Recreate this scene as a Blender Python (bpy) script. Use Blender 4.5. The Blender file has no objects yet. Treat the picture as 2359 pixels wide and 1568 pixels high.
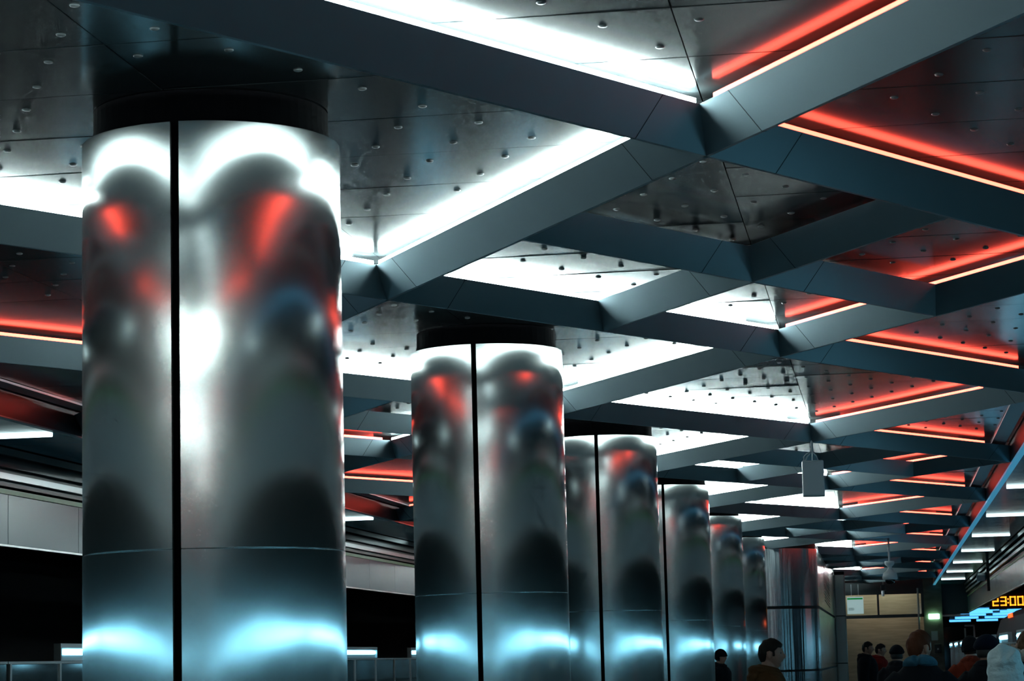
import bpy, bmesh, math, random
from mathutils import Vector, Matrix
random.seed(7)
PI = math.pi
scene = bpy.context.scene
COL = scene.collection

# ------------------------------------------------------------------ camera
F = 5500.0; CX, CY = 1179.5, 784.0; EYE = 1.62
vy = Vector((2048-CX, 1504-CY, F)).normalized()
xz = 150-CX; yz = -((2048-CX)*xz+F*F)/(1504-CY)
vz = Vector((xz, yz, F)).normalized()
vx = vy.cross(vz).normalized()
Rw = Matrix((vx, vy, vz))                       # camera (x right, y down, z forward) -> world
right = Rw @ Vector((1, 0, 0)); up = -(Rw @ Vector((0, 1, 0))); back = -(Rw @ Vector((0, 0, 1)))
cam_d = bpy.data.cameras.new('camera'); cam = bpy.data.objects.new('camera', cam_d); COL.objects.link(cam)
M = Matrix((right, up, back)).transposed().to_4x4(); M.translation = Vector((0, 0, EYE))
cam.matrix_world = M
cam_d.sensor_width = 36; cam_d.lens = F/2359*36; cam_d.clip_end = 400
cam_d.dof.use_dof = True; cam_d.dof.focus_distance = 20.0; cam_d.dof.aperture_fstop = 11.0
scene.camera = cam
scene.view_settings.view_transform = 'Standard'; scene.view_settings.look = 'None'
scene.view_settings.gamma = 1; scene.view_settings.exposure = -0.6
scene.view_settings.use_curve_mapping = False
scene.cycles.max_bounces = 6; scene.cycles.diffuse_bounces = 2; scene.cycles.glossy_bounces = 4
scene.cycles.use_adaptive_sampling = True; scene.cycles.adaptive_threshold = 0.08; scene.cycles.adaptive_min_samples = 20; scene.cycles.light_sampling_threshold = 0.03; scene.cycles.sample_clamp_indirect = 6.0; scene.cycles.caustics_reflective = True

# ------------------------------------------------------------------ materials
MATS = {}
def mat(name, col=(.5, .5, .5), metal=0.0, rough=.5, emit=None, es=0.0, bump=None, vary=None, spec=.5, aniso=0, trans=0, alpha=1, coat=0):
    """bump = (scale xyz, strength, distance); vary = (scale xyz, dark colour, amount)"""
    m = bpy.data.materials.new(name); m.use_nodes = True
    nt = m.node_tree; b = nt.nodes['Principled BSDF']
    b.inputs['Base Color'].default_value = (*col, 1); b.inputs['Metallic'].default_value = metal
    b.inputs['Roughness'].default_value = rough; b.inputs['Specular IOR Level'].default_value = spec
    b.inputs['Anisotropic'].default_value = aniso
    b.inputs['Transmission Weight'].default_value = trans
    b.inputs['Coat Weight'].default_value = coat; b.inputs['Coat Roughness'].default_value = .05
    if emit:
        b.inputs['Emission Color'].default_value = (*emit, 1); b.inputs['Emission Strength'].default_value = es
    tc = nt.nodes.new('ShaderNodeTexCoord')
    def noise(sc, detail=3):
        mp = nt.nodes.new('ShaderNodeMapping'); mp.inputs['Scale'].default_value = sc
        nt.links.new(tc.outputs['Object'], mp.inputs['Vector'])
        n = nt.nodes.new('ShaderNodeTexNoise'); n.inputs['Scale'].default_value = 1; n.inputs['Detail'].default_value = detail
        nt.links.new(mp.outputs['Vector'], n.inputs['Vector']); return n
    if vary:
        n = noise(vary[0]); mx = nt.nodes.new('ShaderNodeMix'); mx.data_type = 'RGBA'
        mx.inputs['A'].default_value = (*col, 1); mx.inputs['B'].default_value = (*vary[1], 1)
        rmp = nt.nodes.new('ShaderNodeMapRange'); rmp.inputs['From Min'].default_value = .35; rmp.inputs['From Max'].default_value = .65
        rmp.inputs['To Max'].default_value = vary[2]
        nt.links.new(n.outputs['Fac'], rmp.inputs['Value']); nt.links.new(rmp.outputs['Result'], mx.inputs['Factor'])
        nt.links.new(mx.outputs['Result'], b.inputs['Base Color'])
    if bump:
        prev = None
        for (sc, st, di) in (bump if isinstance(bump, list) else [bump]):
            n = noise(sc, 2); bp = nt.nodes.new('ShaderNodeBump')
            bp.inputs['Strength'].default_value = st; bp.inputs['Distance'].default_value = di
            nt.links.new(n.outputs['Fac'], bp.inputs['Height'])
            if prev: nt.links.new(prev.outputs['Normal'], bp.inputs['Normal'])
            prev = bp
        nt.links.new(prev.outputs['Normal'], b.inputs['Normal'])
    MATS[name] = m
    return m

steel = mat('brushed_steel', (.90, .94, .93), 1, .18, bump=[((1.8, 1.8, 1.3), .5, .005), ((120, 120, 2), .10, .0006)], aniso=1.0)
_t = steel.node_tree.nodes.new('ShaderNodeTangent'); _t.direction_type = 'RADIAL'; _t.axis = 'Z'
steel.node_tree.links.new(_t.outputs['Tangent'], steel.node_tree.nodes['Principled BSDF'].inputs['Tangent'])
chrome = mat('polished_steel', (.50, .54, .56), 1, .20, bump=[((9, 9, .10), .8, .02)], aniso=.95)
_t = chrome.node_tree.nodes.new('ShaderNodeTangent'); _t.direction_type = 'RADIAL'; _t.axis = 'Z'
chrome.node_tree.links.new(_t.outputs['Tangent'], chrome.node_tree.nodes['Principled BSDF'].inputs['Tangent'])
chrome.node_tree.nodes['Principled BSDF'].inputs['Anisotropic Rotation'].default_value = .25
gap_black = mat('black_groove', (.008, .008, .009), 0, .6)
collar_black = mat('black_collar', (.004, .004, .005), 0, .9, spec=.05)
beam_m = mat('satin_grey_metal', (.225, .295, .33), .3, .38, vary=((3, 3, 3), (.21, .275, .31), .5))
ceil_m = mat('ceiling_panel_metal', (.055, .066, .069), .45, .145, spec=.2)
stud_m = mat('stud_metal', (.13, .15, .155), .4, .4)
void_m = mat('black_void', (.004, .004, .005), 0, .9)
led_white = mat('white_led', (.9, .95, 1), 0, .5, emit=(.80, 1, .99), es=190)
led_soft = mat('white_led_soft', (.9, .95, 1), 0, .5, emit=(.80, 1, .99), es=13)
led_rear = mat('white_led_rear', (.9, .95, 1), 0, .5, emit=(.82, 1, .97), es=190)
led_red = mat('red_led', (1, .1, .08), 0, .5, emit=(1, .075, .045), es=15)
tube_m = mat('tube_lamp', (.9, .95, 1), 0, .5, emit=(.75, 1, 1), es=7)
edge_lamp = mat('edge_lamp', (.7, .9, 1), 0, .5, emit=(.26, .74, 1), es=12)
fascia_m = mat('fascia_metal', (.055, .06, .065), .3, .4)
edge_m = mat('edge_trim_metal', (.35, .55, .62), .7, .3)
edge_glow = mat('edge_trim_added_glow', (.2, .5, .7), 0, .4, emit=(.08, .5, .85), es=.5)  # edge trim with an added blue glow, meant to tint the soffit
soffit_m = mat('glossy_soffit', (.02, .27, .44), .15, .17, bump=((3, 1.5, 1), .35, .012), spec=.35)  # base colour holds the blue light the soffit would reflect
band_m = mat('glossy_white_panel', (.11, .17, .20), .0, .25, spec=.1)
green_m = mat('green_stripe', (.01, .22, .05), 0, .4)
rail_m = mat('steel_rail', (.4, .45, .46), .9, .3)
trough_m = mat('dark_rail', (.06, .07, .075), .6, .35)
dark_metal = mat('dark_metal', (.05, .06, .065), .6, .4)
glass_dark = mat('dark_glass', (.03, .045, .05), 0, .06, spec=.8)
floor_m = mat('polished_granite', (.025, .028, .03), 0, .2, vary=((30, 30, 30), (.04, .04, .04), .6))
pit_m = mat('track_bed', (.012, .012, .013), 0, .9)
wall_black = mat('tunnel_concrete', (.010, .011, .013), 0, .9)
trav = mat('travertine', (.62, .54, .40), 0, .5, vary=((1.2, 1.2, 14), (.46, .39, .27), .8))
trav2 = mat('brown_stone', (.36, .29, .23), 0, .5, vary=((2, 2, 6), (.2, .16, .13), .7))
grey_panel = mat('grey_panel', (.12, .14, .17), .2, .5)
rear_m = mat('rear_wall_panel', (.45, .46, .44), .1, .5)
white_pl = mat('white_plastic', (.9, .92, .95), 0, .35)
exit_m = mat('exit_glow', (.8, 1, .9), 0, .4, emit=(.35, 1, .6), es=10)
digit_m = mat('orange_digits', (1, .5, .05), 0, .4, emit=(1, .33, .02), es=3.2)
black_pl = mat('black_plastic', (.012, .012, .014), 0, .4)
pil_m = mat('pale_column_cladding', (.55, .58, .55), .2, .35)
glass_m = mat('clear_glass', (.8, .9, .9), 0, .03, trans=1)
train_m = mat('train_body', (.035, .05, .065), 0, .7, spec=.1)
train_win = mat('train_window', (.03, .05, .06), 0, .1)
blue_lamp = mat('blue_tunnel_lamp', (.5, .8, 1), 0, .5, emit=(.10, .48, 1), es=2.6)
orange_led = mat('train_sign_led', (1, .2, .05), 0, .4, emit=(1, .12, .02), es=2.5)
blue_ceiling = mat('tunnel_gloss_ceiling', (.1, .22, .3), .8, .2, bump=((2, 2, 2), .5, .02))

# ------------------------------------------------------------------ helpers
def tag(o, label=None, cat=None, group=None, kind=None):
    if label: o['label'] = label
    if cat: o['category'] = cat
    if group: o['group'] = group
    if kind: o['kind'] = kind
    return o
def obj(name, bm, mats, parent=None, loc=None, smooth=False):
    me = bpy.data.meshes.new(name); bm.normal_update(); bm.to_mesh(me); bm.free()
    for m in (mats if isinstance(mats, (list, tuple)) else [mats]): me.materials.append(m)
    if smooth:
        for p in me.polygons: p.use_smooth = True
    o = bpy.data.objects.new(name, me); COL.objects.link(o)
    if parent: o.parent = parent
    if loc: o.location = loc
    return o
def empty(name, loc=(0, 0, 0), rz=0):
    o = bpy.data.objects.new(name, None); COL.objects.link(o); o.location = loc; o.rotation_euler = (0, 0, rz)
    o.empty_display_size = .1
    return o
def box(bm, x0, x1, y0, y1, z0, z1, mi=0, bev=0):
    r = bmesh.ops.create_cube(bm, size=1)
    for v in r['verts']:
        v.co = Vector(((x0+x1)/2+v.co.x*(x1-x0), (y0+y1)/2+v.co.y*(y1-y0), (z0+z1)/2+v.co.z*(z1-z0)))
    fs = set(f for v in r['verts'] for f in v.link_faces)
    for f in fs: f.material_index = mi
    if bev:
        es = list(set(e for v in r['verts'] for e in v.link_edges))
        rr = bmesh.ops.bevel(bm, geom=es, offset=bev, segments=3, affect='EDGES', profile=.5)
        for f in rr['faces']: f.material_index = mi
def bxo(name, m, d, parent=None, bev=0):
    bm = bmesh.new(); box(bm, *d, bev=bev); return obj(name, bm, m, parent)
def prism(bm, prof, a, b, mi=0, upv=Vector((0, 0, 1))):
    """profile points (side, up) swept from a to b"""
    a, b = Vector(a), Vector(b); d = (b-a).normalized(); s = d.cross(upv).normalized()
    u = s.cross(d)
    A = [bm.verts.new(a+s*p[0]+u*p[1]) for p in prof]; B = [bm.verts.new(b+s*p[0]+u*p[1]) for p in prof]
    n = len(prof); fs = []
    for i in range(n): fs.append(bm.faces.new((A[i], A[(i+1) % n], B[(i+1) % n], B[i])))
    fs.append(bm.faces.new(A[::-1])); fs.append(bm.faces.new(B))
    for f in fs: f.material_index = mi
def tube(bm, pts, r, seg=10, mi=0, caps=True):
    rings = []
    pts = [Vector(p) for p in pts]
    for i, p in enumerate(pts):
        d = (pts[min(i+1, len(pts)-1)]-pts[max(i-1, 0)]).normalized()
        ref = Vector((0, 0, 1)) if abs(d.z) < .9 else Vector((0, 1, 0))
        s = d.cross(ref).normalized(); u = s.cross(d)
        rr = r[i] if isinstance(r, (list, tuple)) else r
        rings.append([bm.verts.new(p+(s*math.cos(t)+u*math.sin(t))*rr) for t in [2*PI*k/seg for k in range(seg)]])
    for a, b in zip(rings, rings[1:]):
        for k in range(seg):
            f = bm.faces.new((a[k], a[(k+1) % seg], b[(k+1) % seg], b[k])); f.material_index = mi
    if caps:
        bm.faces.new(rings[0][::-1]).material_index = mi; bm.faces.new(rings[-1]).material_index = mi
def lathe(bm, prof, seg=32, c=(0, 0), mi=0):
    rings = [[bm.verts.new((c[0]+r*math.cos(t), c[1]+r*math.sin(t), z)) for t in [2*PI*k/seg for k in range(seg)]] for r, z in prof]
    for a, b in zip(rings, rings[1:]):
        for k in range(seg): bm.faces.new((a[k], a[(k+1) % seg], b[(k+1) % seg], b[k])).material_index = mi
    bm.faces.new(rings[0][::-1]); bm.faces.new(rings[-1])

# ------------------------------------------------------------------ grid of the ceiling
X0, Y0, DX, DY = -3.37, 7.8, 2.56, 4.24
ZR, ZT, ZC = 4.167, 4.36, 4.425          # beam ridge, beam top, ceiling panels
XL, XR = X0-2*DX, X0+2*DX                # -8.49 , 1.75
YN, YF = -34.0, 89.0
def node(i, j, z=ZR): return Vector((X0+DX*i, Y0+DY*j, z))

# ceiling plates
bm = bmesh.new()
y = 10.09-.88*50
while y < YF:
    for i in range(-2, 2):
        xa, xb = X0+DX*i+.003, X0+DX*(i+1)-.003
        r = bmesh.ops.create_cube(bm, size=1)
        tx, ty = random.uniform(-.0035, .0035), random.uniform(-.004, .004)
        for v in r['verts']:
            vx_, vy_ = v.co.x, v.co.y
            v.co = Vector(((xa+xb)/2+v.co.x*(xb-xa), y+.44+v.co.y*.868, ZC+.01+v.co.z*.02+tx*vx_*1.2+ty*vy_*.8))
    y += .88
ceiling = tag(obj('ceiling', bm, ceil_m), 'dark satin metal ceiling of joined panels above the beams', 'ceiling', kind='structure')
# studs
studs = []
n0 = -2
for r in range(-2, 60):
    yy = 9.88+.4375*r if r < 200 else 0
    k0 = int((XL-X0)/.43)-1
    for k in range(k0, -k0+1):
        xx = -.92+.43*k+(.215 if r % 2 else 0)
        if xx < XL+.1 or xx > XR-.15: continue
        # visible only; skip over the columns
        if any((xx+3.29)**2+(yy-cy)**2 < .8 for cy in (11.56, 20.03, 28.5)): continue
        studs.append((xx, yy))
def in_view(x, y, z):
    v = Rw.transposed() @ Vector((x, y, z-EYE)); px, py = v.x/v.z*F+CX, v.y/v.z*F+CY
    return -20 < px < 2380 and -20 < py < 1568
def on_beam(x, y):
    for (s) in (1, -1):
        t = ((y-Y0)/DY - s*(x-X0)/DX) / 2
        if abs(t-round(t)) < .10: return True
    return False
studs = [s for s in studs if in_view(s[0], s[1], ZC) and not on_beam(*s) and s[1] < 34]
studs.sort(key=lambda s: s[1])
def stud_bm(bm, x, y):
    R = .022
    rings = [[bm.verts.new((x+R*c*math.cos(t), y+R*c*math.sin(t), ZC-R*.4*s)) for t in [2*PI*k/14 for k in range(14)]] for c, s in ((1, -.05), (.97, .25), (.8, .6), (.45, .9))]
    for a, b in zip(rings, rings[1:]):
        for k in range(14): bm.faces.new((a[k], b[k], b[(k+1) % 14], a[(k+1) % 14]))
    bm.faces.new(rings[-1][::-1])
for s in studs[:100]:
    bm = bmesh.new(); stud_bm(bm, *s); obj('ceiling_stud', bm, stud_m, ceiling, smooth=True)
bm = bmesh.new()
for s in studs[100:]: stud_bm(bm, *s)
tag(obj('ceiling_stud', bm, stud_m, ceiling, smooth=True), kind='stuff')
# slab above everything
tag(bxo('ceiling_slab', void_m, (-16, 9, YN-2, 140, 4.75, 4.9)), 'dark concrete slab above the ceiling panels', 'ceiling', kind='structure').name = 'trim_1'

# ------------------------------------------------------------------ beams
HW = .19
PROF = [(-.012, 0), (.012, 0), (HW, ZT-ZR), (HW-.03, ZT-ZR), (HW-.045, ZT-ZR-.02), (-HW+.045, ZT-ZR-.02), (-HW+.03, ZT-ZR), (-HW, ZT-ZR)]
U = Vector((DX, DY, 0)).normalized()
ORD = ['first', 'second', 'third', 'fourth', 'fifth', 'sixth', 'seventh', 'eighth', 'ninth', 'tenth', 'eleventh', 'twelfth', 'thirteenth']
def clipline(p, q, y0, y1):
    p, q = Vector(p), Vector(q)
    if p.y > q.y: p, q = q, p
    if q.y <= y0 or p.y >= y1: return None
    d = q-p
    a = max(0, (y0-p.y)/d.y); b = min(1, (y1-p.y)/d.y)
    return p+d*a, p+d*b
def joints(bm, a, b, s, nodes):
    """thin dark joints across the beam faces half a metre from each crossing"""
    d = (b-a).normalized()
    for n in nodes:
        for sg in (-1, 1):
            c = n+d*(.62*sg)
            if (c-a).dot(d) < 0 or (c-b).dot(d) > 0: continue
            prof = [(-.013, -.001), (.013, -.001), (HW+.0012, ZT-ZR), (-HW-.0012, ZT-ZR)]
            prism(bm, prof, c-d*.0025, c+d*.0025, mi=1)
def beam(p, q, y0, y1, nodes, lit, name='ceiling_beam', parent=None):
    c = clipline(p, q, y0, y1)
    if not c: return None
    a, b = c
    bm = bmesh.new(); prism(bm, PROF, a, b); joints(bm, a, b, None, nodes)
    o = obj(name, bm, [beam_m, gap_black], parent)
    if lit:
        d = (b-a).normalized(); s = d.cross(Vector((0, 0, 1)))
        # one light strip per bay and side
        ns = sorted([((n-a).dot(d)) for n in nodes])
        for k in range(len(ns)-1):
            hm_ = (a+d*((ns[k]+ns[k+1])/2)).x; tr_ = .33 if abs(hm_-X0) < DX else .44
            t0, t1 = ns[k]+(tr_ if k > 0 else 1.0), ns[k+1]-(tr_ if k < len(ns)-2 else 1.0)
            L = (b-a).length
            t0, t1 = max(t0, 0.02), min(t1, L-.02)
            if t1-t0 < .2: continue
            mid = a+d*((t0+t1)/2)
            m = led_white if abs(mid.x-X0) < DX else led_red
            for sg in ((-1, 1) if m is led_white else (1,) if s.y < 0 else (-1,)):     # red strips lie on the near side only
                pa, pb = a+d*t0+s*(sg*(HW-.022)), a+d*t1+s*(sg*(HW-.022))
                bm = bmesh.new()
                zz = ZT-ZR
                q0, q1 = (-.022, .010) if sg > 0 else (-.010, .022)
                prism(bm, [(q0, zz), (q1, zz), (q1, zz+.028), (q0, zz+.028)], pa, pb)
                obj('light_strip', bm, [(led_soft if mid.y > 3 else led_rear) if (m is led_white and sg != (1 if s.y < 0 else -1)) else m], o)
    return o
G_A = 'long V-section ceiling beams'
for m in range(-6, 12):
    for s in (1, -1):
        p, q = node(-2, 2*m-2*s), node(2, 2*m+2*s)
        nd = [node(i, 2*m+s*i) for i in (-2, -1, 0, 1, 2)]
        fall = 'falling to the right' if s == 1 else 'rising to the right'
        if m >= 0 and m <= 6:
            where = ['in front of the nearest steel column', 'between first and second steel columns', 'between the second and third steel columns',
                     'between the third and fourth steel columns', 'between the fourth and fifth steel columns', 'between the fifth and sixth steel columns',
                     'just beyond the sixth steel column'][m]
            lab = f'long grey ceiling beam {fall}, crossing the column row {where}'
        elif m < 0:
            lab = f'long grey ceiling beam {fall}, {ORD[-m-1]} behind the viewer'
        else:
            lab = f'long grey ceiling beam {fall}, {ORD[m-7]} one over the polished steel block at the hall end'
        o = beam(p, q, YN+.2, YF-.1, nd, True)
        if o: tag(o, lab, 'ceiling beam', G_A)
# short unlit beams that divide every second diamond
cnt = {1: 0, -1: 0}
for i, js in ((1, (-6, -2, 2, 6, 10, 14, 18)), (-1, (-4, 0, 4, 8, 12, 16))):
    for j in js:
        cnt[i] += 1
        side = 'right' if i > 0 else 'left'
        for s in (1, -1):
            p, q = node(i-.5, j-.5*s), node(i+.5, j+.5*s)
            o = beam(p, q, YN+.2, YF-.1, [node(i, j)], False, 'cross_beam')
            if o:
                fall = 'falling to the right' if s == 1 else 'rising to the right'
                jj = {(1, 2): 'nearest', (1, 6): 'second', (1, 10): 'third', (1, 14): 'fourth', (1, 18): 'fifth', (-1, 4): 'nearest', (-1, 8): 'second', (-1, 12): 'third', (-1, 16): 'fourth'}.get((i, j))
                lab = f'short unlit cross beam {fall} in the {jj} small diamonds on the {side} of the columns' if jj else f'short unlit cross beam {fall}, {side} side, {ORD[cnt[i]-1]} group behind the viewer'
                tag(o, lab, 'ceiling beam', 'short cross beams')

# ------------------------------------------------------------------ platform edges (mirror about X0)
def mx(x, side): return x if side > 0 else 2*X0-x
def bxs(bm, side, x0, x1, *r, **k):
    a, b = mx(x0, side), mx(x1, side); box(bm, min(a, b), max(a, b), *r, **k)
LAMP_Y = {1: [45.9+7.9*k for k in range(-7, 6)], -1: [24.2+8.05*k for k in range(-5, 9)]}
for side, nm in ((1, 'right'), (-1, 'left')):
    # trim plank, fascia
    bm = bmesh.new(); bxs(bm, side, 1.50, 1.69, YN, YF, ZC-.025, ZC-.003)
    tag(obj('trim_2' if side > 0 else 'trim_3', bm, beam_m), f'narrow metal plank along the {nm} ceiling edge', 'trim', kind='structure')
    bm = bmesh.new(); bxs(bm, side, 1.76, 1.83, YN, 92, 4.15, 4.62)
    tag(obj('trim_4' if side > 0 else 'trim_5', bm, fascia_m), f'upright metal edge panel along the {nm} platform edge', 'trim', kind='structure')
    bm = bmesh.new(); bxs(bm, side, 1.755, 1.835, YN, 92, 4.115 if side > 0 else 4.135, 4.15)
    tag(obj('trim_12' if side > 0 else 'trim_13', bm, edge_glow if side > 0 else edge_m), f'pale edge trim beside the {nm} soffit', 'trim', kind='structure')  # the right trim glows blue, added for the soffit's tint
    # soffit
    bm = bmesh.new()
    y = YN
    while y < 92:
        bxs(bm, side, 1.83, 2.86, y, min(y+3.94, 92), 4.15, 4.18); y += 3.95
    tag(obj('trim_6' if side > 0 else 'trim_7', bm, soffit_m), f'glossy metal soffit over the {nm} platform edge', 'soffit', kind='structure')
    # lamps in soffit
    for k, yy in enumerate(LAMP_Y[side]):
        bm = bmesh.new(); a, b = mx(1.93, side), mx(2.75, side)
        tube(bm, [(a, yy, 4.138), (b, yy, 4.138)], .022, 10)
        t = obj('tube_lamp', bm, tube_m)
        vis = [q for q in LAMP_Y[side] if (q > 44 if side > 0 else q in (LAMP_Y[-1][5], LAMP_Y[-1][7]))]
        if side > 0:
            lab = f'white tube lamp across the blue right soffit, {ORD[vis.index(yy)]} from the near end' if yy in vis else 'white tube lamp across the right soffit, nearer than the frame shows'
        else:
            lab = ('white tube lamp on the left soffit, left of the nearest column' if yy == LAMP_Y[-1][5] else
                   'white tube lamp on the left soffit, seen between the nearest and second columns' if yy == LAMP_Y[-1][7] else 'white tube lamp across the left soffit, hidden behind the steel columns')
        tag(t, lab, 'lamp', f'tube lamps under the {nm} soffit')
    # slats / rail boxes between soffit and band
    ra = empty('cable_rail', (mx(2.9, side), YN, 3.74)); tag(ra, f'dark cable trough with steel rails along the {nm} platform edge', 'cable trough')
    for k, (z0, z1, m, xa, xb) in enumerate(((4.06, 4.14, trough_m, 2.90, 2.96), (3.93, 3.99, trough_m, 2.93, 2.99), (3.80, 3.87, rail_m, 2.95, 3.02), (3.74, 4.14, black_pl, 3.04, 3.08))):
        bm = bmesh.new(); bxs(bm, side, xa, xb, YN, 92, z0, z1)
        o = obj('rail' if k < 3 else 'trough_back', bm, m, ra); o.matrix_parent_inverse = Matrix.Translation(-ra.location)
    # band
    bd = empty('fascia_band', (mx(3.0, side), YN, 3.08)); tag(bd, f'glossy white panel band with green top stripe above the {nm} track', 'wall panel')
    y = YN; k = 0
    while y < 92:
        bm = bmesh.new(); bxs(bm, side, 3.0, 3.03, y, min(y+2.38, 92), 3.08, 3.64, bev=.004)
        o = obj('panel', bm, band_m, bd); o.matrix_parent_inverse = Matrix.Translation(-bd.location); y += 2.39
    bm = bmesh.new(); bxs(bm, side, 2.995, 3.035, YN, 92, 3.645, 3.70)
    o = obj('green_stripe', bm, green_m, bd); o.matrix_parent_inverse = Matrix.Translation(-bd.location)
    o['label'] = 'green top stripe'
    bm = bmesh.new(); bxs(bm, side, 2.99, 3.05, YN, 92, 3.055, 3.078)
    o = obj('bottom_rail', bm, rail_m, bd); o.matrix_parent_inverse = Matrix.Translation(-bd.location)
    # barrier with lamp housings
    xb = 2.16
    for k in range(-9, 11):
        ya = 25.1+6.47*k
        if ya > 86 or (side > 0 and ya > 88): continue
        br = empty('edge_barrier', (mx(xb, side), ya, 0))
        vis = ya > 18 if side < 0 else ya > 38
        LL = 3.37 if vis else 6.3
        if side < 0:
            pos = {0: 'left of the nearest column', 2: 'seen just right of the nearest column', 3: 'seen just left of the second column'}.get(k, 'hidden behind the steel columns' if k > 0 else 'nearer than the frame shows')
        else:
            pos = f'{ORD[k-3]} behind the crowd at the right' if k >= 3 else 'nearer than the frame shows'
        tag(br, f'{nm} edge barrier of steel and glass with lamp, {pos}', 'barrier', f'lamp barriers along the {nm} platform edge')
        inv = Matrix.Translation(-Vector(br.location))
        def part(n, m_, *d, bev=0):
            bm = bmesh.new(); bxs(bm, side, *d, bev=bev); o = obj(n, bm, m_, br); o.matrix_parent_inverse = inv; return o
        part('lamp_housing', rail_m, xb-.02, xb+.06, ya, ya+LL, 1.90, 1.95)
        part('lamp_housing', rail_m, xb+.02, xb+.06, ya, ya+LL, 1.765, 1.90)
        part('end_cap', rail_m, xb-.02, xb+.06, ya-.03, ya, 1.765, 1.95)
        part('end_cap', rail_m, xb-.02, xb+.06, ya+LL, ya+LL+.03, 1.765, 1.95)
        bm = bmesh.new(); X = mx(xb-.0, side)
        tube(bm, [(X, ya+.12, 1.858), (X, ya+.15, 1.858), (X, ya+LL-.15, 1.858), (X, ya+LL-.12, 1.858)], [.018, .034, .034, .018], 12)
        o = obj('lamp_tube', bm, edge_lamp, br); o.matrix_parent_inverse = inv; o['label'] = 'glowing cyan lamp tube'
        part('top_rail', rail_m, xb, xb+.05, ya-1.55, ya+4.9, 1.735, 1.76)
        for yy in (ya-1.5, ya, ya+1.7, ya+3.37):
            part('post', rail_m, xb, xb+.05, yy, yy+.05, .02, 1.735)
        for yy, w in ((ya-1.45, 1.45), (ya+.05, 1.65), (ya+1.75, 1.62), (ya+3.42, 1.48)):
            part('glass_panel', glass_dark, xb+.015, xb+.03, yy, yy+w, .1, 1.73)
    # pit, outer wall
    bm = bmesh.new(); bxs(bm, side, 2.55, 9, YN, 140, -1.2, -1.1)
    tag(obj('floor_2' if side > 0 else 'floor_3', bm, pit_m), f'dark {nm} track bed', 'track bed', kind='structure')
    bm = bmesh.new(); bxs(bm, side, 8.0, 8.2, YN, 140, -1.2, 4.8)
    tag(obj('wall_right' if side > 0 else 'wall_left', bm, wall_black), f'black tunnel wall beyond the {nm} track', 'wall', kind='structure')

tag(bxo('floor', floor_m, (mx(2.55, -1), 2.55, YN, 90, -.3, 0)), 'dark polished granite platform floor', 'floor', kind='structure')
tag(bxo('wall_back', rear_m, (-15, 9, YN-.2, YN, -1.2, 4.8)), 'grey end wall behind the viewer', 'wall', kind='structure')

# ------------------------------------------------------------------ steel columns
def shell(bm, r0, r1, a0, a1, z0, z1, seg=48, bev=.002):
    for k in range(seg): pass
    prof = [(r1-bev, z0), (r1, z0+bev), (r1, z1-bev), (r1-bev, z1), (r0, z1), (r0, z0)]
    n = len(prof)
    def P(t, q): return bm.verts.new((q[0]*math.cos(t), q[0]*math.sin(t), q[1]))
    for k in range(n):                      # each band of the profile keeps its own vertices, so its shading stays clean
        q0, q1 = prof[k], prof[(k+1) % n]
        prev = None
        for j in range(seg+1):
            t = a0+(a1-a0)*j/seg
            cur = (P(t, q0), P(t, q1))
            if prev: bm.faces.new((prev[0], cur[0], cur[1], prev[1])).smooth = True
            prev = cur
    bm.faces.new([P(a0, q) for q in prof]); bm.faces.new([P(a1, q) for q in prof][::-1])
def column_proto():
    root = empty('steel_column')
    bm = bmesh.new(); lathe(bm, [(.60, .0), (.60, 4.30), (.594, 4.30), (.594, 4.42)], 64)
    obj('column_core', bm, collar_black, root)
    g = .033
    for z0, z1, nm in ((.12, 2.1895, 'lower_panel'), (2.1925, 4.252, 'upper_panel')):
        for s in (0, 1):
            a0, a1 = -PI/2+g+PI*s, PI/2-g+PI*s
            bm = bmesh.new(); shell(bm, .625, .65, a0, a1, z0, z1)
            obj(nm, bm, steel, root)
    bm = bmesh.new(); lathe(bm, [(.63, .0), (.655, .01), (.655, .11), (.63, .118)], 64)
    obj('base_ring', bm, dark_metal, root)
    return root
def copy_tree(o, parent=None):
    c = o.copy(); COL.objects.link(c); c.parent = parent
    for ch in [x for x in bpy.data.objects if x.parent == o]: copy_tree(ch, c)
    return c
proto = column_proto()
wh = ['nearest and largest, at the left', 'second nearest', 'third nearest', 'fourth from the camera', 'fifth from the camera, slim strip in view', 'sixth and farthest of its row']
for k in range(6):
    c = proto if k == 0 else copy_tree(proto)
    c.location = (-3.295, 11.56+8.47*k, 0); c.rotation_euler = (0, 0, 0)
    tag(c, f'round brushed steel column with a dark vertical slit, {wh[k]}', 'column', 'brushed steel columns in the centre row')
c = copy_tree(proto); c.location = (-3.295, 11.56-8.47, 0); tag(c, 'round brushed steel column left of the viewer, outside the frame', 'column', 'brushed steel columns in the centre row')

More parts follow.
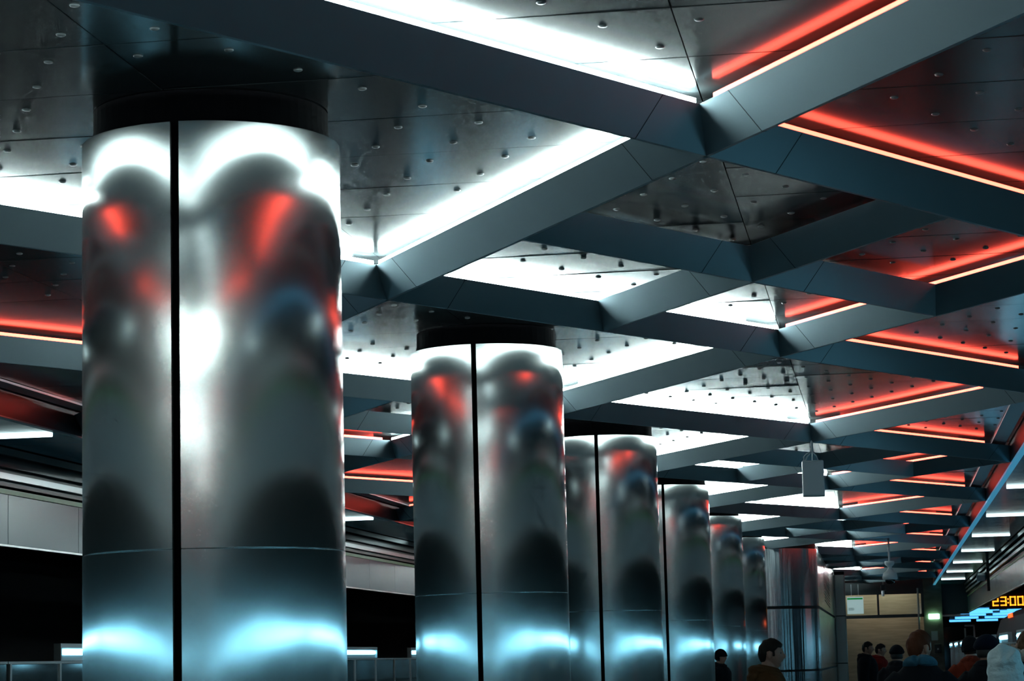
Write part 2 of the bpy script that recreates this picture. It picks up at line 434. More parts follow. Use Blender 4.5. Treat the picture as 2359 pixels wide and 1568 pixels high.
# ------------------------------------------------------------------ polished steel block at the hall end
def rounded_block(bm, x0, x1, y0, y1, z0, z1, r, seg=14):
    pts = []
    for cx, cy, a in ((x1-r, y0+r, -PI/2), (x1-r, y1-r, 0), (x0+r, y1-r, PI/2), (x0+r, y0+r, PI)):
        for k in range(seg+1):
            t = a+PI/2*k/seg; pts.append((cx+r*math.cos(t), cy+r*math.sin(t)))
    A = [bm.verts.new((*p, z0)) for p in pts]; B = [bm.verts.new((*p, z1)) for p in pts]
    n = len(pts)
    for k in range(n):
        f = bm.faces.new((A[k], A[(k+1) % n], B[(k+1) % n], B[k])); f.smooth = True
    bm.faces.new([bm.verts.new((*p, z0)) for p in pts][::-1]); bm.faces.new([bm.verts.new((*p, z1)) for p in pts])
blk = empty('steel_kiosk', (-3.4, 58, 0)); tag(blk, 'polished steel-clad block with a rounded corner and dark horizontal joints', 'kiosk')
binv = Matrix.Translation(-Vector(blk.location))
XK0, XK1, YK0, YK1 = -5.2, -1.62, 57.6, 80.0
for z0, z1 in ((.0, 1.24), (1.29, 2.73), (2.80, 4.17)):
    bm = bmesh.new(); rounded_block(bm, XK0, XK1, YK0, YK1, z0, z1, 1.2, 26)
    o = obj('steel_panel', bm, chrome, blk); o.matrix_parent_inverse = binv
bm = bmesh.new(); rounded_block(bm, XK0+.04, XK1-.04, YK0+.04, YK1-.04, .02, 4.3, 1.16, 26)
o = obj('dark_joint', bm, gap_black, blk); o.matrix_parent_inverse = binv
for yc0, yc1 in ((64, 70), (81.5, 84)):
    bm = bmesh.new(); n = 0
    for r in range(14):
        z = 2.95+r*.08
        xw = XK1+.004 if yc0 < 80 else XK1+.05
        w = (yc1-yc0)/1
        for cc in range(1):
            ya = yc0+.2; yb = yc1-.2
            vs = [bm.verts.new(p) for p in ((xw, ya, z+.10), (xw, yb, z), (xw, yb, z+.035), (xw, ya, z+.135))]
            vs2 = [bm.verts.new(v.co-Vector((.003, 0, 0))) for v in vs]
            bm.faces.new(vs); bm.faces.new(vs2[::-1])
            for q in range(4): bm.faces.new((vs[q], vs2[q], vs2[(q+1) % 4], vs[(q+1) % 4]))
    o = obj('vent_grille', bm, black_pl, blk); o.matrix_parent_inverse = binv
bm = bmesh.new(); box(bm, XK1-.5, XK1+.046, 81.0, 84.5, 0, 4.15)
o = obj('side_return', bm, chrome, blk); o.matrix_parent_inverse = binv
pc = empty('wall_column', (-1.44, 76.3, 0)); tag(pc, 'narrow pale clad column with dark joints beside the polished steel block', 'column')
pinv = Matrix.Translation(-Vector(pc.location))
for z0, z1 in ((.0, 1.33), (1.36, 2.80), (2.83, 4.10)):
    bm = bmesh.new(); rounded_block(bm, -1.615, -1.28, 76.15, 76.5, z0, z1, .04, 5)
    o = obj('cladding_panel', bm, pil_m, pc); o.matrix_parent_inverse = pinv
bm = bmesh.new(); box(bm, -1.60, -1.29, 76.16, 76.48, 0, 4.2)
o = obj('dark_joint', bm, gap_black, pc); o.matrix_parent_inverse = pinv

# ------------------------------------------------------------------ end wall
YE = 92.0
tag(bxo('wall_far', trav, (-9.6, 1.42, YE+1, YE+1.3, 0, 4.6)), 'beige banded travertine end wall', 'wall', kind='structure')
bm = bmesh.new(); box(bm, 1.35, 2.05, YE-.4, YE+1.3, 0, 4.6)
tag(obj('trim_8', bm, trav2), 'brown stone pier at the right end of the wall', 'pier', kind='structure')
tag(bxo('trim_9', grey_panel, (2.0, 3.05, YE-.3, YE, 3.02, 4.15)), 'dark grey panel over the service passage', 'panel', kind='structure')
tag(bxo('trim_10', rail_m, (2.05, 3.05, YE-.34, YE-.3, 2.93, 3.0)), 'light metal edge strip over the service passage', 'trim', kind='structure')
gp = empty('glass_partition', (-.2, YE-1, 0)); tag(gp, 'tall glass partition with dark metal frame before the travertine wall', 'partition')
ginv = Matrix.Translation(-Vector(gp.location))
def gpart(n, m_, *d, bev=0):
    bm = bmesh.new(); box(bm, *d, bev=bev); o = obj(n, bm, m_, gp); o.matrix_parent_inverse = ginv; return o
YG = YE-1
gpart('frame_bar', dark_metal, -2.0, 1.36, YG-.05, YG+.05, 2.93, 3.05)
gpart('frame_bar', dark_metal, -2.0, 1.36, YG-.06, YG+.05, 3.80, 4.38)
gpart('mullion', dark_metal, -.36, -.28, YG-.05, YG+.05, 3.05, 3.80)
gpart('mullion', dark_metal, 1.27, 1.37, YG-.05, YG+.05, 2.93, 4.10)
bm = bmesh.new(); tube(bm, [(1.16, YG-.12, 0), (1.16, YG-.12, 4.0)], .035, 12)
o = obj('steel_post', bm, rail_m, gp); o.matrix_parent_inverse = ginv
for a, b in ((-1.95, -.37), (-.27, 1.26)): gpart('glass_pane', glass_m, a, b, YG-.008, YG+.008, 3.06, 3.79)
# sign
sg = empty('hanging_sign', (-1.16, YE-1.6, 3.1)); tag(sg, 'white square sign with green top stripe hanging beside the steel block', 'sign')
sinv = Matrix.Translation(-Vector(sg.location)); YS = YE-1.6
def spart(n, m_, *d, bev=0):
    bm = bmesh.new(); box(bm, *d, bev=bev); o = obj(n, bm, m_, sg); o.matrix_parent_inverse = sinv; return o
sign_m = mat('lit_sign', (.75, .85, .85), 0, .4, emit=(.65, .95, .95), es=.55)
spart('sign_board', sign_m, -1.46, -.86, YS-.03, YS+.03, 3.10, 3.73, bev=.008)
spart('green_stripe', mat('bright_green', (.02, .5, .12), 0, .4, emit=(.0, .6, .12), es=.3), -1.45, -.88, YS-.035, YS-.03, 3.63, 3.69)
for k in range(3):
    spart('text_line', mat('grey_ink', (.45, .55, .55), 0, .6) if k == 0 else MATS['grey_ink'], -1.42, -1.22+.03*(k % 2), YS-.034, YS-.03, 3.235+.035*k, 3.25+.035*k)
spart('hanger', rail_m, -1.30, -1.28, YS-.01, YS+.01, 3.73, 4.2); spart('hanger', rail_m, -1.04, -1.02, YS-.01, YS+.01, 3.73, 4.2)
ww = empty('added_wall_lamp', (-.2, YE+.25, 3.95)); tag(ww, 'unseen lamp tube added behind the partition top bar to light the end wall', 'lamp')  # no visible fixture: added to brighten the travertine wall
wash_m = mat('added_warm_tube', (1, .95, .85), 0, .5, emit=(1, .9, .72), es=22)
bm = bmesh.new(); tube(bm, [(-1.7, 0, .02), (1.3, 0, .02)], .035, 10); obj('lamp_tube', bm, wash_m, ww)
bm = bmesh.new(); box(bm, -1.72, 1.32, -.05, .05, .06, .12); obj('lamp_housing', bm, rail_m, ww)
# exit lamp, paper, phone box
tag(bxo('exit_lamp', exit_m, (1.53, 1.93, YE-.48, YE-.405, 2.85, 3.04), bev=.02), 'glowing green white exit lamp on the brown stone pier', 'lamp')
tag(bxo('paper_notice', white_pl, (1.60, 1.84, YE-.412, YE-.405, 2.05, 2.40)), 'white paper notice on the stone pier under the exit lamp', 'notice')
cb = bxo('call_box', dark_metal, (1.70, 1.94, YE-.5, YE-.405, 1.58, 1.92), bev=.015); tag(cb, 'small dark wall box under the paper notice', 'wall box')
bxo('panel_button', rail_m, (1.79, 1.85, YE-.51, YE-.5, 1.70, 1.76), cb)

# passage right of the pier
ps = empty('service_door', (2.6, YE+1.5, 0)); tag(ps, 'dark service door with blue lit metal frame beside the stone pier', 'door')
psinv = Matrix.Translation(-Vector(ps.location))
for n, m_, d in (('door_leaf', glass_dark, (2.1, 3.3, YE+1.5, YE+1.55, 0, 2.55)), ('frame_post', rail_m, (2.88, 2.94, YE+1.4, YE+1.48, 0, 2.5)),
                 ('frame_post', rail_m, (3.22, 3.28, YE+1.4, YE+1.48, 0, 2.62)), ('frame_head', rail_m, (2.9, 3.28, YE+1.4, YE+1.48, 2.56, 2.62))):
    bm = bmesh.new(); box(bm, *d); o = obj(n, bm, m_, ps); o.matrix_parent_inverse = psinv
# tunnel ceiling with blue lamps
tag(bxo('trim_11', blue_ceiling, (2.1, 7.9, YE+.2, 139, 3.25, 3.35)), 'glossy blue lit ceiling over the tunnel mouth', 'ceiling', kind='structure')
kk = 0
tl = ['nearest', 'second nearest', 'middle', 'fourth', 'farthest']
for a, ya in enumerate((95, 101, 108, 117, 128)):
    for b, xa in enumerate((3.2, 4.6)):
        bm = bmesh.new(); tube(bm, [(xa, ya, 3.205), (xa+1.1, ya, 3.205)], .05, 10)
        tag(obj('tunnel_lamp', bm, blue_lamp), f'blue white tube lamp in the tunnel mouth, {tl[a]} row, {"left" if b == 0 else "right"} one', 'lamp', 'lamps in the tunnel mouth')

# ------------------------------------------------------------------ hanging things
wb = empty('signal_box', (-.807, 28.95, 3.52)); tag(wb, 'white rounded plastic box hanging on white cables from a beam crossing', 'wireless box')
bm = bmesh.new(); box(bm, -.13, .13, -.045, .045, 0, .425, bev=.018); o = obj('box_case', bm, white_pl, wb)
bm = bmesh.new(); box(bm, -.125, .137, .045, .075, -.012, .41, bev=.012); o = obj('back_plate', bm, mat('pale_grey_plastic', (.45, .5, .52), 0, .4), wb)
cz = .425
for pts in ([(-.085, 0, cz), (-.06, 0, cz+.05), (0, 0, cz+.11)], [(-.10, .03, cz-.01), (-.10, .03, cz+.05), (-.07, .02, cz+.08), (0, .01, cz+.115)], [(.07, 0, cz), (.05, 0, cz+.05), (0, 0, cz+.11)]):
    bm = bmesh.new(); tube(bm, pts, .008, 8); obj('cable', bm, white_pl, wb, smooth=True)
bm = bmesh.new(); tube(bm, [(0, 0, cz+.10), (0, 0, cz+.19), (0, 0, 4.19-3.52)], [.013, .015, .013], 8); obj('cable', bm, white_pl, wb, smooth=True)
bm = bmesh.new(); tube(bm, [(0, .02, cz), (0, .02, cz+.12)], .003, 6); obj('steel_wire', bm, rail_m, wb)
wb.rotation_euler = (0, 0, math.radians(6))

dc = empty('dome_camera', (.10, 54.6, 3.16)); tag(dc, 'white dome camera hanging on a long pole from the ceiling', 'security camera')
bm = bmesh.new(); tube(bm, [(0, 0, .49), (0, 0, 1.03)], .022, 10); obj('pole', bm, white_pl, dc, smooth=True)
bm = bmesh.new(); tube(bm, [(-.45, 0, 1.01), (0, 0, 1.01)], .012, 8); obj('cable', bm, white_pl, dc, smooth=True)
bm = bmesh.new(); lathe(bm, [(.02, .52), (.10, .515), (.11, .50), (.105, .44), (.075, .41), (.05, .39), (.05, .34), (.09, .29), (.145, .25), (.165, .19), (.17, .12), (.16, .10)], 32); obj('housing', bm, white_pl, dc, smooth=True)
bm = bmesh.new(); lathe(bm, [(.115, .10)]+[(.115*math.cos(t), .09-.10*math.sin(t)) for t in [PI/2*k/8 for k in range(8)]]+[(.004, -.01)], 32); obj('dark_dome', bm, mat('black_dome', (.01, .012, .014), 0, .05, spec=.9), dc, smooth=True)

bc = empty('bullet_camera', (-.1, 88, 3.75)); tag(bc, 'small dark camera hanging before the far glass partition', 'security camera')
bm = bmesh.new(); box(bm, -.10, .10, -.2, .15, .12, .32, bev=.02); obj('camera_body', bm, black_pl, bc)
bm = bmesh.new(); tube(bm, [(-.02, 0, .12), (-.02, 0, -.08)], .05, 10); obj('camera_mount', bm, white_pl, bc)
bm = bmesh.new(); tube(bm, [(0, 0, .3), (0, 0, .46)], .02, 8); obj('pole', bm, white_pl, bc)

wc = empty('side_camera', (2.70, 68.0, 3.66)); tag(wc, 'white box camera on a bracket under the right cable trough', 'security camera')
bm = bmesh.new(); box(bm, -.16, .08, -.6, .1, -.06, .10, bev=.015); o = obj('camera_body', bm, white_pl, wc); o.rotation_euler = (.12, 0, -.1)
bm = bmesh.new(); box(bm, .08, .16, -.06, .06, -.40, .5); obj('bracket', bm, black_pl, wc)

# clock
ck = empty('interval_clock', (3.66, 75, 2.88)); tag(ck, 'black display board with glowing orange digits 23:00 over the track', 'clock')
cinv = Matrix.Translation(-Vector(ck.location))
bm = bmesh.new(); box(bm, 3.1, 4.35, 75.0, 75.12, 2.87, 3.38); o = obj('display_board', bm, black_pl, ck); o.matrix_parent_inverse = cinv
SEG = {'2': 'abged', '3': 'abgcd', '0': 'abcdef'}
def digit(ch, x, z, w=.19, h=.29, t=.045):
    bm = bmesh.new(); yy0, yy1 = 74.975, 75.0
    S = dict(a=(x, x+w, z+h-t, z+h), g=(x, x+w, z+h/2-t/2, z+h/2+t/2), d=(x, x+w, z, z+t), b=(x+w-t, x+w, z+h/2, z+h), c=(x+w-t, x+w, z, z+h/2), f=(x, x+t, z+h/2, z+h), e=(x, x+t, z, z+h/2))
    for s in SEG[ch]:
        a, b, c, d = S[s]; e = .003
        box(bm, a+e, b-e, yy0, yy1, c+e, d-e)
    o = obj('digit', bm, digit_m, ck); o.matrix_parent_inverse = cinv; return o
for ch, x in (('2', 3.20), ('3', 3.44), ('0', 3.72), ('0', 3.95)): digit(ch, x, 2.965)
for z in (3.04, 3.15):
    bm = bmesh.new(); box(bm, 3.655, 3.695, 74.975, 75.0, z, z+.04); o = obj('colon_dot', bm, digit_m, ck); o.matrix_parent_inverse = cinv
bm = bmesh.new(); box(bm, 3.5, 3.56, 75.03, 75.09, 3.38, 4.74); o = obj('hanger', bm, dark_metal, ck); o.matrix_parent_inverse = cinv

# train at the right track
tr = empty('metro_train', (4.2, 66, -1.1)); tag(tr, 'silver metro train with lit windows standing at the right track', 'train')
tinv = Matrix.Translation(-Vector(tr.location))
prof = [(2.86, .05), (2.80, 1.0), (2.84, 2.0), (2.98, 2.42), (3.4, 2.66), (4.2, 2.72), (5.0, 2.66), (5.42, 2.42), (5.56, 2.0), (5.60, 1.0), (5.54, .05)]
def tpart(n, bm, m_):
    o = obj(n, bm, m_, tr); o.matrix_parent_inverse = tinv; return o
bm = bmesh.new()
rings = []
for yy, sc in ((42, 1), (65.3, 1), (65.9, .97), (66.3, .90), (66.5, .80)):
    rings.append([bm.verts.new((4.2+(x-4.2)*sc, yy, 1.1+(z-1.1)*sc)) for x, z in prof])
for a, b in zip(rings, rings[1:]):
    for k in range(len(prof)): bm.faces.new((a[k], b[k], b[(k+1) % len(prof)], a[(k+1) % len(prof)]))
bm.faces.new(rings[0]); bm.faces.new(rings[-1][::-1])
tpart('body', bm, train_m)
warm = mat('train_lit_window', (.2, .3, .35), 0, .2, emit=(.2, .65, 1), es=1.3)
for k in range(6):
    ya = 43.2+3.8*k
    bm = bmesh.new(); box(bm, 2.775, 2.80, ya, ya+1.9, .95, 1.75, bev=.01); tpart('window', bm, warm)
    bm = bmesh.new(); box(bm, 2.775, 2.80, ya+2.25, ya+3.35, .12, 1.95, bev=.01); tpart('door', bm, train_m)
    bm = bmesh.new(); box(bm, 2.765, 2.776, ya+2.4, ya+2.75, 1.0, 1.7); tpart('door_window', bm, warm)
bm = bmesh.new(); box(bm, 2.93, 2.95, 58.3, 60.3, 2.40, 2.50); tpart('destination_display', bm, orange_led)

# ------------------------------------------------------------------ people
skin_m = mat('skin', (.42, .22, .16), 0, .5)
skin_dark = mat('brown_skin', (.30, .15, .09), 0, .5)  # brown skin of the person in the navy cap
def dg(bm, vs_f=None): pass
def ell(bm, c, r, seg=20, rot=None):
    res = bmesh.ops.create_uvsphere(bm, u_segments=seg, v_segments=seg//2+2, radius=1)
    for v in res['verts']:
        p = Vector((v.co.x*r[0], v.co.y*r[1], v.co.z*r[2]))
        if rot: p = rot @ p
        v.co = p+Vector(c)
    return res['verts']
def loft(bm, secs, seg=18):
    """secs: (centre, rx, ry) elliptical rings in the plane across the path"""
    rings = []
    cs = [Vector(s[0]) for s in secs]
    for i, (c, rx, ry) in enumerate(secs):
        d = (cs[min(i+1, len(cs)-1)]-cs[max(i-1, 0)]).normalized()
        ref = Vector((0, 1, 0)) if abs(d.y) < .9 else Vector((1, 0, 0))
        s = (ref-d*ref.dot(d)).normalized(); u = d.cross(s)
        rings.append([bm.verts.new(cs[i]+u*rx*math.cos(t)+s*ry*math.sin(t)) for t in [2*PI*k/seg for k in range(seg)]])
    for a, b in zip(rings, rings[1:]):
        for k in range(seg): bm.faces.new((a[k], a[(k+1) % seg], b[(k+1) % seg], b[k]))
    bm.faces.new(rings[0][::-1]); bm.faces.new(rings[-1])
def remeshed(name, bm, m, parent, vox, smooth_it=4):
    bmesh.ops.recalc_face_normals(bm, faces=bm.faces)
    me = bpy.data.meshes.new(name); bm.to_mesh(me); bm.free()
    t = bpy.data.objects.new(name+'_src', me); COL.objects.link(t)
    r = t.modifiers.new('r', 'REMESH'); r.mode = 'VOXEL'; r.voxel_size = vox; r.adaptivity = 0
    s = t.modifiers.new('s', 'SMOOTH'); s.iterations = smooth_it; s.factor = .5
    dg_ = bpy.context.evaluated_depsgraph_get(); dg_.update()
    me2 = bpy.data.meshes.new_from_object(t.evaluated_get(dg_)); me2.name = name
    bpy.data.objects.remove(t); bpy.data.meshes.remove(me)
    me2.materials.clear(); me2.materials.append(m)
    for p in me2.polygons: p.use_smooth = True
    o = bpy.data.objects.new(name, me2); COL.objects.link(o); o.parent = parent
    return o
def gs(a, s): return math.exp(-(a/s)**2)
def head_verts(bm, c, M3):
    vs = bmesh.ops.create_uvsphere(bm, u_segments=40, v_segments=32, radius=1)['verts']
    for v in vs:
        x, y, z = v.co
        X, Y, Z = x*.098, y*.077, z*.118
        if Z < 0:
            k = min(1, -Z/.118); Y *= 1-.30*k
            if X < 0: X *= 1-.35*k
            else: X *= 1-.08*k
        else: X -= .004
        if X > 0:
            X *= 1-.06*gs(Y, .05)
            X += .029*gs(Y, .013)*(gs(Z+.022, .018)) + .010*gs(Y, .010)*gs(Z-.005, .02)
            X += .007*gs(Z-.030, .012)*gs(Y, .05)
            X -= .010*gs(Z-.008, .012)*(gs(Y-.031, .014)+gs(Y+.031, .014))
            X += .007*gs(Z+.052, .009)*gs(Y, .022) - .004*gs(Z+.060, .004)*gs(Y, .02) + .005*gs(Z+.067, .006)*gs(Y, .018)
            X += .012*gs(Z+.098, .016)*gs(Y, .025)
        v.co = c+M3 @ Vector((X, Y, Z))
    for s in (-1, 1):
        ell(bm, c+M3 @ Vector((-.012, s*.079, -.006)), (.019, .013, .033), 16, M3)
def hand(bm, w, d, s):
    """palm plus five fingers hanging along d"""
    d = Vector(d).normalized(); f = Vector((1, 0, 0)); f = (f-d*f.dot(d)).normalized(); n = d.cross(f)
    loft(bm, [(w, .024, .018), (w+d*.04, .036, .016), (w+d*.09, .040, .015)], 10)
    for q, (o, L) in enumerate(((.030, .070), (.010, .080), (-.010, .075), (-.029, .058))):
        a = w+d*.085+f*o
        loft(bm, [(a, .009, .009), (a+d*L*.5-n*s*.006, .0085, .0085), (a+d*L-n*s*.022, .007, .007)], 8)
    a = w+d*.03+f*.03
    loft(bm, [(a, .011, .011), (a+d*.03+f*.025, .010, .010), (a+d*.06+f*.032-n*s*.01, .008, .008)], 8)
def person(name_lab, x, y, h, heading, turn=0, coat=(.02, .02, .025), coat_m=None, hair=(.02, .015, .012), skin=None, hood=None, hoodcol=None,
           hat=None, hatcol=None, bun=False, long_coat=False, width=1.0, hold=False, tilt=0, puff=0, fur=None, group=None, hoodz=0.0, fine=False):
    k = h/1.75
    root = empty('person', (x, y, 0), heading); tag(root, name_lab, 'person', group)
    hc = Vector((.015, 0, 1.75-.119)); H3 = (Matrix.Rotation(turn, 3, 'Z') @ Matrix.Rotation(tilt, 3, 'X'))
    arms = []
    for s in (-1, 1):
        sh = Vector((-.01, s*.185*width, 1.41)); el_ = Vector((-.03, s*.235*width, 1.12)); wr = Vector((.05, s*.22*width, .88))
        if hold: el_ = Vector((-.02, s*.24*width, 1.13)); wr = Vector((.26, s*.09, 1.16))
        arms.append((s, sh, el_, wr))
    bm = bmesh.new()
    head_verts(bm, hc, H3)
    loft(bm, [((-.01, 0, 1.40), .065, .075), ((-.012, 0, 1.47), .058, .060), ((-.006, 0, 1.58), .056, .056)], 16)
    loft(bm, [((0, 0, .86), .10, .155*width), ((0, 0, 1.0), .10, .145*width), ((0, 0, 1.15), .10, .14*width), ((0, 0, 1.33), .11, .165*width), ((-.01, 0, 1.42), .085, .16*width), ((-.01, 0, 1.455), .05, .08)], 20)
    for s, sh, e, w in arms:
        loft(bm, [(sh, .05, .05), (e, .04, .04), (e*.45+w*.55, .036, .036), (w, .026, .024)], 12)
        hand(bm, w, (w-e), s)
        hp = Vector((0, s*.085, .90)); kn = Vector((.015, s*.095, .49)); an = Vector((-.02, s*.10, .09))
        loft(bm, [(hp, .085, .080), (hp*.5+kn*.5, .070, .068), (kn, .052, .052), (kn*.6+an*.4, .052, .050), (an, .036, .034)], 14)
        ell(bm, (.05, s*.105, .045), (.12, .042, .035), 12)
    o = remeshed('body', bm, skin or skin_m, root, .0046 if fine else .0065, 1)
    # eyes
    for s in (-1, 1):
        bm = bmesh.new(); ell(bm, hc+H3 @ Vector((.073, s*.031, .007)), (.010, .011, .008), 10); obj('eye', bm, MATS.get('eye') or mat('eye', (.12, .10, .09), 0, .3), root, smooth=True)
    # trousers and shoes
    trm = MATS.get('dark_trousers') or mat('dark_trousers', (.012, .013, .018), 0, .8)
    shm = MATS.get('dark_shoes') or mat('dark_shoes', (.01, .01, .01), 0, .5)
    bm = bmesh.new()
    loft(bm, [((0, 0, .80), .12, .18*width), ((0, 0, 1.0), .118, .165*width)], 20)
    for s in (-1, 1):
        loft(bm, [((0, s*.09, .92), .10, .09), ((.01, s*.095, .50), .072, .068), ((-.01, s*.10, .07), .062, .058)], 14)
    remeshed('trousers', bm, trm, root, .014, 3)
    for s in (-1, 1):
        bm = bmesh.new(); loft(bm, [((-.08, s*.105, .05), .05, .04), ((0, s*.105, .055), .055, .045), ((.10, s*.105, .04), .04, .048), ((.18, s*.105, .03), .022, .035)], 14)
        remeshed('shoe', bm, shm, root, .01, 2)
    # coat
    cm = coat_m or mat('coat', coat, 0, .9, spec=.12, bump=((14, 14, 9), .6, .01))
    bm = bmesh.new(); hz = .55 if long_coat else .84
    p = puff
    loft(bm, [((0, 0, hz), .165+p, .215*width+p), ((0, 0, 1.0), .15+p, .195*width+p), ((0, 0, 1.2), .155+p, .20*width+p), ((-.005, 0, 1.34), .15+p, .215*width+p), ((-.015, 0, 1.43), .13+p*.7, .19*width+p), ((-.02, 0, 1.475), .115, .145), ((-.018, 0, 1.515), .10, .108), ((-.012, 0, 1.54), .085, .085)], 26)
    for s, sh, e, w in arms:
        loft(bm, [(sh-Vector((0, s*.05, -.0)), .085+p, .085+p), (sh+Vector((0, s*.01, -.04)), .078+p, .078+p), (e, .066+p*.8, .066+p*.8), (e*.4+w*.6, .058+p*.6, .058+p*.6), (e*.06+w*.94, .045, .045)], 14)
    remeshed('coat', bm, cm, root, .011, 3)
    # hood resting on the back, or collar
    if hood == 'down':
        bm = bmesh.new(); hm = mat('hood_cloth', hoodcol or coat, 0, .9, spec=.15, bump=((22, 22, 22), .8, .012))
        pts = []
        for q in range(17):
            t = -PI*.86+2*PI*.86*q/16
            # ring round the neck: thick at the back (negative x)
            bk = (1+math.cos(t))/2
            pts.append(((-math.cos(t)*(.080+.035*bk)-.01, math.sin(t)*.082, 1.475+.035*bk+hoodz*bk), .024+.018*bk, .032+.022*bk))
        loft(bm, pts, 12)
        if not hoodz: loft(bm, [((-.10, 0, 1.53), .035, .09), ((-.135, 0, 1.45), .05, .10), ((-.15, 0, 1.36), .035, .07), ((-.15, 0, 1.31), .015, .03)], 16)
        remeshed('hood', bm, hm, root, .009, 4)
    elif hood == 'up':
        hm = mat('hood_cloth', hoodcol or coat, 0, .8, bump=((20, 20, 26), 1, .02))
        bm = bmesh.new()
        vs = ell(bm, hc+Vector((-.012, 0, .005)), (.145, .128, .150), 40)
        for v in vs:
            l = v.co-hc
            if l.x > .06: v.co.x = hc.x+.06+(l.x-.06)*.35
            v.co += l.normalized()*(.008*math.sin(l.z*48+l.y*30)+.006*math.sin(l.y*70))
            if l.x < -.05 and l.z > .02: v.co += Vector((-.02, 0, .0))
        loft(bm, [((-.03, 0, 1.60), .13, .120), ((-.02, 0, 1.52), .125, .13), ((-.02, 0, 1.44), .13, .15)], 24)
        remeshed('hood', bm, hm, root, .009, 3)
    elif fur:
        bm = bmesh.new(); fm = mat('fur_collar', fur, 0, .95, bump=((60, 60, 60), 1, .02))
        pts = [((-math.cos(t)*.11-.01, math.sin(t)*.125, 1.57-.02*math.cos(t)), .055, .075) for t in [-PI*.9+2*PI*.9*q/16 for q in range(17)]]
        loft(bm, pts, 12); remeshed('fur_collar', bm, fm, root, .009, 3)
    else:
        bm = bmesh.new()
        pts = [((-math.cos(t)*.085-.01, math.sin(t)*.09, 1.50+.012*math.cos(t)), .022, .034) for t in [-PI*.9+2*PI*.9*q/16 for q in range(17)]]
        loft(bm, pts, 10); remeshed('collar', bm, cm, root, .009, 3)
    # hair / hats
    if hood != 'up' and hat is None:
        hrm = mat('hair', hair, 0, .7, spec=.2, bump=((90, 90, 30), .7, .006))
        bm = bmesh.new()
        vs = bmesh.ops.create_uvsphere(bm, u_segments=96, v_segments=72, radius=1)['verts']
        for v in vs:
            X, Y, Z = v.co.x*.105, v.co.y*.083, v.co.z*.125
            if Z < 0 and X < 0: X *= 1-.25*min(1, -Z/.118); Y *= 1-.2*min(1, -Z/.118)
            line = .062 if X > .06 else (-.06 if X < -.052 else (-.06+.085*(X+.052)/.018 if X < -.034 else (.025 if X < .025 else .025+.037*(X-.025)/.035)))
            if .012 < X < .03 and abs(Y) > .04: line = -.012
            if bun and X < .02: line = -.11
            keep = 1 if Z > line else max(0, 1-(line-Z)/.012)
            f = .80+.20*keep
            n_ = .004*math.sin(X*90+Z*60)*keep
            if Z > .07 and X > .02: X += .008
            v.co = hc+H3 @ (Vector((X, Y, Z))*f*(1+n_*6))
        if bun: ell(bm, hc+H3 @ Vector((-.10, 0, .05)), (.05, .055, .05), 14)
        o = obj('hair', bm, hrm, root, smooth=True)
    elif hat:
        htm = mat('hat_cloth', hatcol or (.006, .007, .01), 0, .95, spec=.1, bump=((40, 40, 40), .6, .01))
        bm = bmesh.new()
        big = 1.16 if hat == 'cap' else 1.06
        vs = bmesh.ops.create_uvsphere(bm, u_segments=36, v_segments=28, radius=1)['verts']
        for v in vs:
            X, Y, Z = v.co.x*.112*big, v.co.y*.092*big, v.co.z*.135
            line = .015 if X > .03 else -.035
            if hat == 'cap': line = .02
            keep = 1 if Z > line else max(0, 1-(line-Z)/.014)
            v.co = hc+H3 @ (Vector((X-.006, Y, Z))*(.78/big+(1-.78/big)*keep))
        if hat == 'cap':
            loft(bm, [(hc+H3 @ Vector((.06, 0, .035)), .012, .075), (hc+H3 @ Vector((.12, 0, .03)), .008, .065), (hc+H3 @ Vector((.165, 0, .018)), .005, .035)], 16)
        obj('cap' if hat == 'cap' else 'knit_hat', bm, htm, root, smooth=True)
        bm = bmesh.new(); hrm = mat('hair', hair, 0, .6)
        vs = ell(bm, hc, (.104, .083, .122), 24)
        for v in vs:
            l = v.co-hc
            if l.z < -.055 or l.x > .0: v.co = hc+l*.82
            else: v.co = hc+H3 @ l
        obj('hair', bm, hrm, root, smooth=True)
    if hold:
        bm = bmesh.new(); box(bm, .335, .345, -.04, .04, 1.12, 1.26, bev=.003); obj('phone', bm, black_pl, root)
    root.scale = (k, k, k)
    return root
R = math.radians
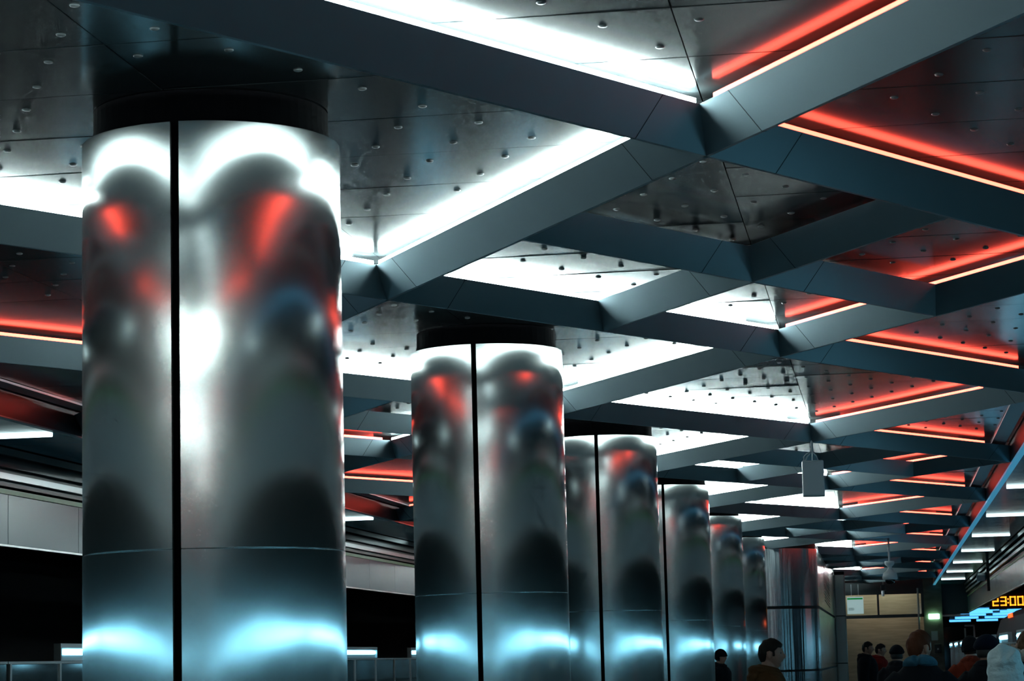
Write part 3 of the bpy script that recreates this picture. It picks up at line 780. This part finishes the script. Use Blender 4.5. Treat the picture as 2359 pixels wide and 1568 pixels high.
person('man with short dark hair and brown hooded jacket, in profile before the polished steel block', -.93, 19.0, 1.755, R(12), turn=R(-8), coat=(.09, .04, .016), hood='down', hoodcol=(.085, .038, .015), hair=(.018, .013, .01), fine=True)
person('red haired man seen from behind in a black jacket with blue grey hood', .215, 17.4, 1.775, R(90), turn=R(-42), coat=(.008, .009, .012), hood='down', hoodcol=(.045, .13, .19), hair=(.085, .022, .008), tilt=R(4), hoodz=.035, fine=True)
person('person in a long black hooded coat standing in profile before the travertine wall', -.40, 45.0, 1.84, R(-12), coat=(.008, .008, .012), hood='down', hair=(.01, .01, .01), long_coat=True, puff=.03)
person('person in a red jacket looking at a phone before the travertine wall', -.17, 46.0, 1.80, R(-8), coat=(.20, .012, .01), hood='down', hoodcol=(.20, .012, .01), hair=(.015, .01, .01), hold=True, puff=.02)
person('person in dark clothes and a dark flat hat, half hidden behind the red haired man', .10, 32.0, 1.715, R(80), coat=(.01, .01, .013), hood='down', hair=(.01, .01, .01), hat='cap')
person('person with a dark knitted hat and an orange red jacket behind the dark cap', .86, 26.0, 1.77, R(95), coat=(.16, .022, .01), hat='beanie', hatcol=(.006, .007, .009), hood='down', hoodcol=(.16, .022, .01), tilt=R(-6))
person('person in a black jacket with a dark navy cap in front of the train', .79, 20.0, 1.74, R(70), turn=R(-20), coat=(.008, .009, .012), hat='cap', hatcol=(.005, .008, .016), skin=skin_dark)
person('person with a raised pale grey hood, nearest of the crowd at the right edge', .745, 16.0, 1.625, R(85), coat=(.55, .68, .70), hood='up', hoodcol=(.55, .68, .70), tilt=R(-4))
person('person with brown tied hair and a cream fur collar at the right edge', 1.165, 21.0, 1.775, R(88), coat=(.01, .01, .015), fur=(.62, .50, .42), hair=(.10, .05, .025), bun=True)
person('person in a black knitted hat peeking out from behind the fourth steel column', -2.70, 39.0, 1.745, R(-30), coat=(.01, .012, .015), hat='beanie', hair=(.01, .01, .01))

# ------------------------------------------------------------------ world
w = bpy.data.worlds.new('world'); scene.world = w; w.use_nodes = True
w.node_tree.nodes['Background'].inputs['Color'].default_value = (.02, .03, .035, 1)
w.node_tree.nodes['Background'].inputs['Strength'].default_value = .03
